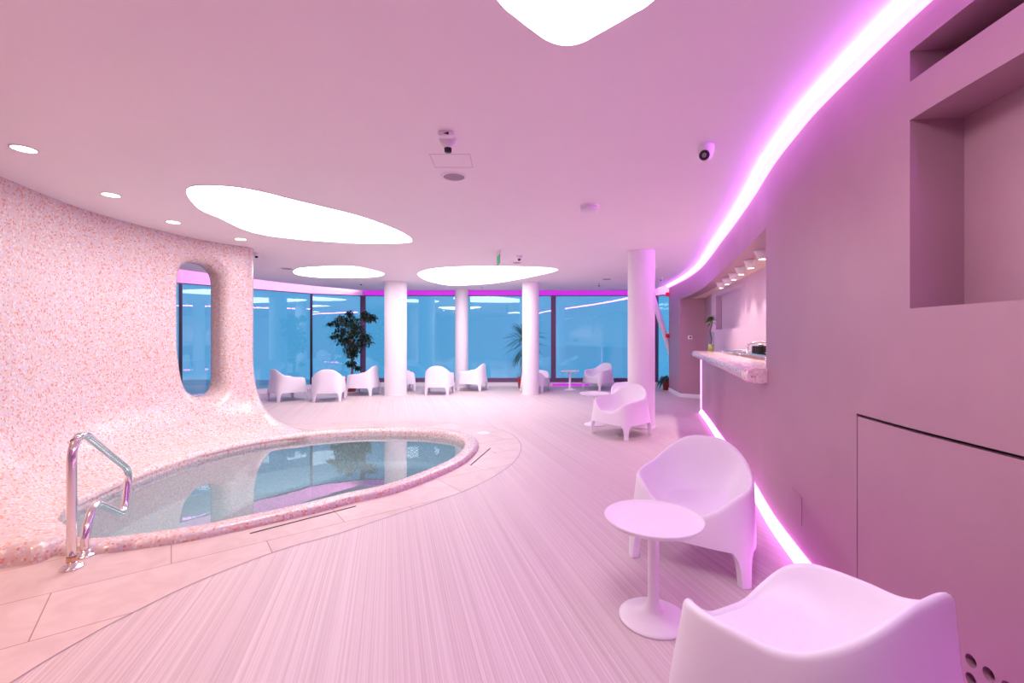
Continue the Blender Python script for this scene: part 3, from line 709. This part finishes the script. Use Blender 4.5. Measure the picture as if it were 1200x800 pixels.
# ================================================================ RIGHT WALL DETAILS
# flush cabinet door with round vent holes
bm = bmesh.new(); rows = ysamp(.15, 2.195, .0)if 0 else None
def holes_panel():
    from itertools import product
    bm = bmesh.new(); hz = [.075, .14, .205, .27]; hy = [1.58-.0625*k for k in range(12)]
    ys = sorted([.12, 2.195]+[1.0+.25*k for k in range(0)]+[1.8, 2.0])
    r = .0215; cell = .031
    def quad(y0, y1, z0, z1):
        n = max(1, int((y1-y0)/.1)); 
        for i in range(n):
            a, b_ = y0+(y1-y0)*i/n, y0+(y1-y0)*(i+1)/n
            vs = [bm.verts.new(wp(*q_)) for q_ in ((a, .002, z0), (b_, .002, z0), (b_, .002, z1), (a, .002, z1))]; bm.faces.new(vs)
    ymin, ymax = hy[-1]-cell, hy[0]+cell; zmin, zmax = hz[0]-.0325, hz[-1]+.0325
    quad(.12, ymin, 0.002, 1.016); quad(ymax, 2.195, 0.002, 1.016); quad(ymin, ymax, 0.002, zmin); quad(ymin, ymax, zmax, 1.016)
    for y, z in product(hy, hz):
        n = 24; A = []; B = []; C_ = []
        for k in range(n):
            a = 2*PI*k/n+PI/4; c, s = math.cos(a), math.sin(a); mmax = max(abs(c), abs(s))
            A.append(bm.verts.new(wp(y+c*r, .002, z+s*r))); B.append(bm.verts.new(wp(y+c/mmax*.03125, .002, z+s/mmax*.0325))); C_.append(bm.verts.new(wp(y+c*r, .03, z+s*r)))
        for k in range(n):
            j = (k+1) % n; bm.faces.new((A[k], A[j], B[j], B[k])); bm.faces.new((A[k], C_[k], C_[j], A[j]))
    # top, end and bottom returns
    for y0, y1 in zip(ysamp(.12, 2.195, .1), ysamp(.12, 2.195, .1)[1:]):
        bm.faces.new([bm.verts.new(wp(*q_)) for q_ in ((y0, .002, 1.016), (y1, .002, 1.016), (y1, .03, 1.016), (y0, .03, 1.016))])
    bm.faces.new([bm.verts.new(wp(*q_)) for q_ in ((2.195, .002, .002), (2.195, .03, .002), (2.195, .03, 1.016), (2.195, .002, 1.016))])
    bmesh.ops.remove_doubles(bm, verts=bm.verts, dist=.0005)
    return bm
o = link('cabinet_door', holes_panel(), M['mauve'], smooth=False); flatish(o, 30)
tag(o, 'flush mauve cabinet door in the right wall with round vent holes near the floor', 'cabinet door')
bm = bmesh.new(); sweep(bm, .12, 2.205, [(.035, .002), (.2, .002), (.2, 1.028), (.035, 1.028)]); d = link('dark_void', bm, M['dark'], o, False); d.name = 'shade_block'  # near-black block stands in for the shade in the void behind the door
# small flush hatch
bm = bmesh.new(); cb(bm, 2.80, 2.97, .23, .41, -.004, -.0005); o = link('access_cover', bm, M['mauve'], smooth=False); tag(o, 'small square flush cover low on the mauve wall', 'access cover')

# counter
def rrect(o0, o1, z0, z1, r, n=6):
    pr = []
    for cx_, cz_, a0 in ((o1-.002, z0+.002, -90), (o1-.002, z1-.002, 0), (o0+r, z1-r, 90), (o0+r, z0+r, 180)):
        if cx_ > o1-.01: pr.append((cx_, cz_)); continue
        for k in range(n+1): a = R(a0+90*k/n); pr.append((cx_+r*math.cos(a), cz_+r*math.sin(a)))
    return pr
bm = bmesh.new()
ys = ysamp(3.60, 8.62, .08); rows = []
for y in ys:
    t0 = min(1, (y-3.60)/.05+.02); e = math.sqrt(max(0, 1-(1-min(1, t0))**2)); t1 = (8.62-y)/.28; e1 = math.sqrt(max(.0, 1-(1-min(1, t1))**2))
    lo = -.17+.20*(1-e1)+.03*(1-e); zsh = .025*(1-e1)
    yy = max(y, 3.61)
    rows.append([bm.verts.new(wp(y, o_, z)) for o_, z in rrect(lo, .42-.2*(1-e1), 1.03+zsh, 1.15-zsh*.4-.0*(1-e), .058-.8*zsh)])
n = len(rows[0])
for a, b_ in zip(rows, rows[1:]):
    for k in range(n): bm.faces.new((a[k], a[(k+1) % n], b_[(k+1) % n], b_[k]))
bm.faces.new(rows[0]); bm.faces.new(rows[-1][::-1])
o = link('bar_counter', bm, M['mosaic_counter']); flatish(o, 50); tag(o, 'rounded pink mosaic bar counter projecting from the mauve wall', 'counter')

# bar lamps
for i, (d_, x_) in enumerate(((4.63, 2.56), (5.22, 2.757), (5.76, 2.92), (6.30, 3.09), (6.84, 3.25), (7.35, 3.40))):
    root = empty('bar_lamp', (x_, d_, 2.29))
    tag(root, 'white cone-shaped lamp under the bar soffit, '+('nearest, cut by the wall edge', 'second from the wall edge', 'third from the wall edge', 'third from the far end', 'second from the far end', 'farthest of the row')[i], 'lamp', 'row of cone lamps over the bar')
    bm = bmesh.new(); lathe(bm, [(0, -.001), (.076, -.001), (.076, -.008), (.038, -.095), (.034, -.095), (.068, -.012), (0, -.012)], n=32); link('shade', bm, M['device'], root)
    bm = bmesh.new(); lathe(bm, [(0, -.09), (.036, -.09)], n=24); link('bulb', bm, M['lampglow'], root)
    ld = bpy.data.lights.new('lamp_beam', 'SPOT'); ld.energy = 34; ld.color = (1, .88, .72); ld.spot_size = R(96); ld.spot_blend = .9; ld.shadow_soft_size = .04
    lo = bpy.data.objects.new('lamp_beam', ld); COL.objects.link(lo); lo.parent = root; lo.location = (0, 0, -.10)

# things on the counter
ZK = 1.152
vx, vy = 3.60, 8.18
root = empty('glass_vase', (vx, vy, ZK)); tag(root, 'tall clear glass vase with yellow pebbles on the far end of the counter', 'vase')
bm = bmesh.new(); lathe(bm, [(.055, .002), (.055, .34), (.052, .34), (.052, .01)], n=32); link('glass', bm, M['clear'], root)
bm = bmesh.new(); lathe(bm, [(0, .003), (.050, .003), (.050, .12), (0, .125)], n=24); link('pebbles', bm, M['yellow'], root)
root = empty('bamboo_plant', (vx, vy, ZK)); tag(root, 'twisted lucky bamboo with green leaves growing out of the glass vase', 'plant')
bm = bmesh.new(); tube(bm, [(.018*math.sin(t*9)*(1 if t > .3 else t/.3), .018*math.cos(t*9)*(t), .12+.42*t) for t in [k/30 for k in range(31)]], .009, 8); link('stem', bm, M['bark'], root)
def leaf(bm, base, dirv, ln, wd, droop=.3, seg=4, up=Vector((0, 0, 1))):
    dirv = Vector(dirv).normalized(); s = dirv.cross(up)
    if s.length < .01: s = Vector((1, 0, 0))
    s.normalize(); prev = None; base = Vector(base)
    for k in range(seg+1):
        t = k/seg; p = base+dirv*ln*t+Vector((0, 0, -droop*ln*t*t)); w_ = wd*math.sin(PI*min(1, (t*.92+.08)))*.5
        a, c, b_ = bm.verts.new(p-s*w_+Vector((0, 0, w_*.3))), bm.verts.new(p), bm.verts.new(p+s*w_+Vector((0, 0, w_*.3)))
        if prev: bm.faces.new((prev[0], prev[1], c, a)); bm.faces.new((prev[1], prev[2], b_, c))
        prev = (a, c, b_)
bm = bmesh.new(); rnd = random.Random(3)
for k in range(26):
    a = rnd.uniform(0, 2*PI); e = rnd.uniform(-.2, 1.0); leaf(bm, (0, 0, rnd.uniform(.50, .60)), (math.cos(a), math.sin(a), e), rnd.uniform(.10, .17), .045, .4)
link('leaves', bm, M['leaf2'], root, rec=False)
# raised steel tray with the black lever machine
tx, ty = 2.83, 5.35
root = empty('drip_tray', (0, 0, ZK)); tag(root, 'low raised stainless steel tray along the back of the bar counter', 'tray')
bm = bmesh.new(); a_, b__ = Vector((2.69, 4.75)), Vector((3.35, 7.2))
dv = (b__-a_).normalized(); nv_ = Vector((dv.y, -dv.x))
def onl(s, o, z): p = a_+dv*s+nv_*o; return Vector((p.x, p.y, z))
Ln = (b__-a_).length
vs = [bm.verts.new(onl(s, o_, z)) for z in (.045, .058) for s, o_ in ((0, -.02), (Ln, -.02), (Ln, .19), (0, .19))]
for f in ((0, 3, 2, 1), (4, 5, 6, 7), (0, 1, 5, 4), (1, 2, 6, 5), (2, 3, 7, 6), (3, 0, 4, 7)): bm.faces.new([vs[i] for i in f])
link('plate', bm, M['steel'], root, False)
for s in (.06, Ln/2, Ln-.06):
    for o_ in (0.0, .16):
        bm = bmesh.new(); p = onl(s, o_, 0); lathe(bm, [(0, .001), (.014, .001), (.012, .045), (0, .045)], (p.x, p.y, 0), 12); link('foot', bm, M['steel'], root)
mp_ = onl(.60, .08, 0)
root = empty('lever_press', (mp_.x, mp_.y, ZK+.0585)); root.scale = (1.25, 1.25, 1.25); tag(root, 'black round press with a chrome lever and black grip on the bar', 'press')
bm = bmesh.new(); lathe(bm, [(0, .001), (.078, .001), (.078, .066), (.07, .072), (0, .072)], n=32); o = link('body', bm, M['black'], root); flatish(o)
bm = bmesh.new(); tube(bm, fillet_path([(-.115, .03, .002), (-.11, .03, .09), (-.04, .0, .105), (.10, -.12, .115)], .03, 6), .009, 10); link('lever', bm, M['steel'], root)
bm = bmesh.new(); tube(bm, [(.09+.012*k, -.112-.0103*k, .1145) for k in range(9)], lambda t: .008+.009*math.sin(PI*min(1, t*.95+.02)), 12); link('grip', bm, M['black'], root)
bm = bmesh.new(); lathe(bm, [(.02, .072), (.03, .085), (.0, .095)], n=20); link('knob', bm, M['steel'], root)
p = onl(.22, .09, 0)
bm = bmesh.new(); lathe(bm, [(0, .001), (.03, .001), (.07, .02), (.068, .022), (.028, .006), (0, .006)], n=32); o = link('dish', bm, M['steel']); o.location = (p.x, p.y, ZK+.0585); tag(o, 'small round steel dish beside the black press on the bar', 'dish')
for s, lab in ((1.25, 'pale flat plate on the bar tray next to the black press'), (1.75, 'pale flat plate at the far end of the bar tray')):
    p = onl(s, .09, 0); bm = bmesh.new(); lathe(bm, [(0, .001), (.05, .001), (.085, .012), (.083, .014), (.05, .004), (0, .004)], n=32); o = link('plate', bm, M['device']); o.location = (p.x, p.y, ZK+.0585); tag(o, lab, 'plate')
# switch and alarm points
bm = bmesh.new(); sxp = Vector((4.12, 10.458)); wallbox(bm, (sxp.x-.04, sxp.y+.027), (sxp.x+.04, sxp.y-.027), -.012, 1.355, 1.44)
o = link('light_switch', bm, M['device'], smooth=False); tag(o, 'small white square switch on the dark alcove wall', 'switch')
bm = bmesh.new(); wallbox(bm, (sxp.x-.017, sxp.y+.0005), (sxp.x+.017, sxp.y-.0225), -.004, 1.38, 1.415); o2 = link('rocker', bm, M['black'], o, False)
for z, lab in ((2.51, 'red alarm box high on the edge of the far pillar by the window'), (1.44, 'red alarm call point at eye height on the edge of the far pillar')):
    bm = bmesh.new(); box(bm, 3.99, 4.085, 11.70, 11.77, z-.05, z+.05); bmesh.ops.bevel(bm, geom=bm.edges[:], offset=.008, segments=2, affect='EDGES')
    o = link('fire_alarm', bm, M['red'], smooth=False); tag(o, lab, 'fire alarm')

# ================================================================ CEILING DEVICES
def disc(px, py, r, label, name='ceiling_speaker', cat='speaker'):
    p = at(px, py, ZC); root = empty(name, p); tag(root, label, cat)
    bm = bmesh.new(); lathe(bm, [(r+.02, 0), (r+.018, -.006), (r, -.008), (r, -.004)], n=40); link('ring', bm, M['device'], root)
    bm = bmesh.new(); lathe(bm, [(0, -.006), (r, -.006)], n=40); link('grille', bm, M['grey'], root)
disc(532, 206.5, .088, 'round grey ceiling loudspeaker below the square hatch')
disc(606, 307.5, .075, 'round grey ceiling loudspeaker beside the exit sign')
disc(336, 314.5, .10, 'round grey ceiling loudspeaker left of the small oval light panel')
disc(711, 326.8, .10, 'round grey ceiling loudspeaker left of the tall right column')
p = at(691, 241, ZC); root = empty('smoke_detector', p); tag(root, 'round white smoke detector alone on the middle of the ceiling', 'smoke detector')
bm = bmesh.new(); lathe(bm, [(.095, 0), (.095, -.018), (.085, -.022)], n=40); link('base', bm, M['device'], root)
bm = bmesh.new(); lathe(bm, [(.08, -.018), (.088, -.03), (.085, -.05), (.06, -.06), (0, -.062)], n=40); link('cover', bm, M['device'], root)
def sensor(px, py, label, s=1.0, drop=.0):
    p = at(px, py, ZC); root = empty('motion_sensor', p); tag(root, label, 'sensor')
    bm = bmesh.new(); lathe(bm, [(.058*s, 0), (.058*s, -.012*s), (.05*s, -.02*s), (.048*s, -.034*s), (.03*s, -.05*s), (.026*s, -.062*s), (0, -.062*s)], n=32); link('housing', bm, M['device'], root)
    bm = bmesh.new(); lathe(bm, [(.026*s, -.0625*s), (.024*s, -.088*s), (0, -.092*s)], n=24); link('lens', bm, M['black'], root)
sensor(525, 163, 'white motion sensor with black lens above the square ceiling hatch')
p = at(523, 155, ZC); root = empty('emergency_lamp', p); tag(root, 'small white box lamp next to the motion sensor above the hatch', 'emergency lamp')
bm = bmesh.new(); box(bm, -.05, .05, -.03, .03, -.03, -.0005); bmesh.ops.bevel(bm, geom=bm.edges[:], offset=.006, segments=2, affect='EDGES'); link('body', bm, M['device'], root, False)
bm = bmesh.new(); vs = [bm.verts.new(q_) for q_ in ((-.02, -.031, -.02), (.02, -.031, -.029), (.02, -.031, -.008))]; bm.faces.new(vs); link('arrow', bm, M['black'], root, False)
for px, py, lab, s in ((608.5, 299.5, 'small ceiling sensor right of the green exit sign', .9), (423, 330.5, 'small ceiling sensor right of the small oval light panel', .8), (565, 335, 'tiny ceiling sensor behind the wide pebble-shaped panel', .5),
                       (702, 332, 'small ceiling sensor left of the tall right column, behind the loudspeaker', .8), (766.5, 311.5, 'small ceiling sensor just right of the tall right column', .7), (774.5, 325.5, 'tiny ceiling sensor beside the magenta cove at the far right', .7), (300.5, 296, 'small dark ceiling sensor beside the top of the mosaic wall', .9)):
    sensor(px, py, lab, s)
# hatch outline
bm = bmesh.new(); a = at(504, 180.5, ZC); b_ = at(551, 196, ZC); x0, x1, y0, y1 = -.605, -.308, a.y, b_.y; th = .0022
for bx in ((x0, x1, y0, y0+th*1.5), (x0, x1, y1-th*1.5, y1), (x0, x0+th, y0, y1), (x1-th, x1, y0, y1)): box(bm, *bx, ZC-.0015, ZC-.0002)
o = link('ceiling_hatch', bm, M['grey'], smooth=False); tag(o, 'flush square hatch outline in the ceiling between sensor and loudspeaker', 'hatch')
# dome camera
p = at(827, 171, ZC); root = empty('dome_camera', p); tag(root, 'white turret security camera on the ceiling near the magenta cove', 'security camera')
bm = bmesh.new(); lathe(bm, [(.055, 0), (.057, -.012), (.055, -.02), (.053, -.045), (.046, -.06)], n=40); link('mount', bm, M['device'], root)
bm = bmesh.new(); bmesh.ops.create_uvsphere(bm, u_segments=32, v_segments=20, radius=.047); bmesh.ops.translate(bm, vec=(0, 0, -.062), verts=bm.verts); link('ball', bm, M['device'], root)
bm = bmesh.new(); lathe(bm, [(.034, .0), (.034, .014), (.024, .016), (.02, .010), (0, .010)], n=32)
mt = Vector((-.55, -.75, -.35)).to_track_quat('Z', 'Y').to_matrix().to_4x4(); mt.translation = Vector((0, 0, -.062))+Vector((-.55, -.75, -.35)).normalized()*.034
bm.transform(mt); link('lens_ring', bm, M['black'], root)
bm = bmesh.new(); lathe(bm, [(0, .0155), (.014, .0155), (.016, .010)], n=24); bm.transform(mt); link('lens', bm, M['grey'], root)
# exit sign
root = empty('exit_sign', (-.212, 7.1, ZC), R(10)); tag(root, 'small hanging green exit sign seen almost edge on', 'exit sign')
bm = bmesh.new(); box(bm, -.012, .012, -.16, .16, -.055, -.0005); link('bracket', bm, M['device'], root, False)
bm = bmesh.new(); box(bm, -.004, .004, -.155, .155, -.20, -.055); link('sign_plate', bm, M['green'], root, False)

# ================================================================ PLANTS
def pot(root, r, h, m=None, z0=0.0):
    bm = bmesh.new(); lathe(bm, [(0, .002), (r*.7, .002), (r*.95, h*.85), (r*1.05, h*.86), (r*1.05, h), (r*.92, h), (r*.9, h*.9)], n=32); link('pot', bm, m or M['terracotta'], root)
    bm = bmesh.new(); lathe(bm, [(0, h*.9), (r*.91, h*.9)], n=24); link('soil', bm, M['soil'], root)
# leafy ficus by the left windows
fx, fy = -4.17, 11.72
root = empty('potted_ficus', (fx, fy, 0)); tag(root, 'tall leafy ficus tree with dark leaves between two armchairs by the window', 'potted tree')
pot(root, .17, .34)
rnd = random.Random(11); bmT = bmesh.new(); bmL = bmesh.new()
tube(bmT, [(.03*math.sin(t*5), .02*math.cos(t*4), .3+1.15*t) for t in [k/14 for k in range(15)]], lambda t: .032-.014*t, 10)
tube(bmT, [(.04+.02*math.sin(t*6+2), -.02, .3+1.0*t) for t in [k/10 for k in range(11)]], lambda t: .02-.008*t, 8)
clumps = [(.02, .95, .16), (-.06, 1.10, .20), (.14, 1.15, .20), (-.18, 1.30, .20), (.05, 1.35, .24), (.32, 1.30, .20), (-.28, 1.52, .20), (-.05, 1.6, .24), (.22, 1.58, .22), (.44, 1.40, .15), (-.36, 1.78, .16), (-.10, 1.85, .20), (.14, 1.82, .17), (.42, 1.92, .17), (.60, 1.90, .13), (-.02, 2.02, .10), (.30, 2.0, .12), (-.52, 1.42, .07), (-.55, 1.75, .06), (.03, .72, .13), (.12, .60, .08)]
for cx_, cz_, cr_ in clumps:
    cy_ = rnd.uniform(-.22, .22)
    tube(bmT, [Vector((0, 0, max(.62, cz_-.45))).lerp(Vector((cx_, cy_, cz_)), t)+Vector((0, 0, .05*math.sin(PI*t))) for t in [k/6 for k in range(7)]], lambda t: .011-.006*t, 6)
    for k in range(int(640*cr_)+24):
        v = Vector((rnd.gauss(0, 1), rnd.gauss(0, 1), rnd.gauss(0, 1))).normalized()*cr_*rnd.uniform(.2, 1)**.6
        v.z *= .8
        leaf(bmL, Vector((cx_, cy_, cz_))+v, (rnd.gauss(0, 1), rnd.gauss(0, 1), rnd.uniform(-.9, .2)), rnd.uniform(.06, .10), .042, .3, 3)
link('trunk', bmT, M['bark'], root); link('foliage', bmL, M['leaf'], root, rec=False)
# palm behind the slim column
root = empty('potted_palm', (.27, 12.46, 0)); tag(root, 'spiky dracaena palm in a red pot behind the slim column', 'potted palm')
pot(root, .13, .30)
bm = bmesh.new(); tube(bm, [(.10*t*t+.02*math.sin(t*4), 0, .27+1.05*t) for t in [k/10 for k in range(11)]], lambda t: .03-.006*t, 10); link('trunk', bm, M['bark'], root)
bm = bmesh.new(); rnd = random.Random(5)
for k in range(70):
    a = rnd.uniform(0, 2*PI); e = rnd.uniform(-.35, 1.2); leaf(bm, (.10, 0, rnd.uniform(1.2, 1.5)), (math.cos(a), math.sin(a)*.7, e), rnd.uniform(.56, .76), .042, .25, 6)
for k in range(26):
    a = rnd.uniform(0, 2*PI); leaf(bm, (.04, 0, rnd.uniform(.9, 1.15)), (math.cos(a), math.sin(a), -.2), rnd.uniform(.3, .42), .035, 1.0, 6)
link('fronds', bm, M['leaf'], root, rec=False)
# small plant by the pillar
root = empty('potted_plant', (4.10, 12.05, 0)); tag(root, 'small drooping plant in a red pot beside the far pillar', 'potted plant')
pot(root, .10, .30)
bm = bmesh.new(); rnd = random.Random(9)
for k in range(46):
    a = rnd.uniform(0, 2*PI); e = rnd.uniform(.1, 1.8); leaf(bm, (0, 0, .28), (math.cos(a), math.sin(a), e), rnd.uniform(.25, .45), .06, .9, 6)
link('leaves', bm, M['leaf'], root, rec=False)

# ================================================================ BALUSTRADE AND OUTSIDE
root = empty('glass_balustrade', (0, 0, 0)); tag(root, 'low clear glass balustrade just beyond the rear windows', 'balustrade')
for a, b_ in ((-.14, 1.16), (1.2, 2.6), (2.64, 4.1)):
    bm = bmesh.new(); box(bm, a, b_, 13.4, 13.412, -.05, 1.1); link('panel', bm, M['clear'], root, False)
bm = bmesh.new(); box(bm, -8, 6.5, 13.12, 15.5, -.15, -.05); struct('floor_terrace', bm, M['outside'])
bm = bmesh.new(); box(bm, -12, -8, 8.4, 15.5, -.15, -.05); struct('floor_terrace', bm, M['outside'])
bm = bmesh.new(); tube(bm, [(3.74-.107, 11.95, ZC-.002), (4.19+.32, 11.95, 0.002)], .07, 24); o = link('leaning_column', bm, M['white_paint']); flatish(o, 40)
tag(o, 'thin slanted white column by the far right window', 'column')
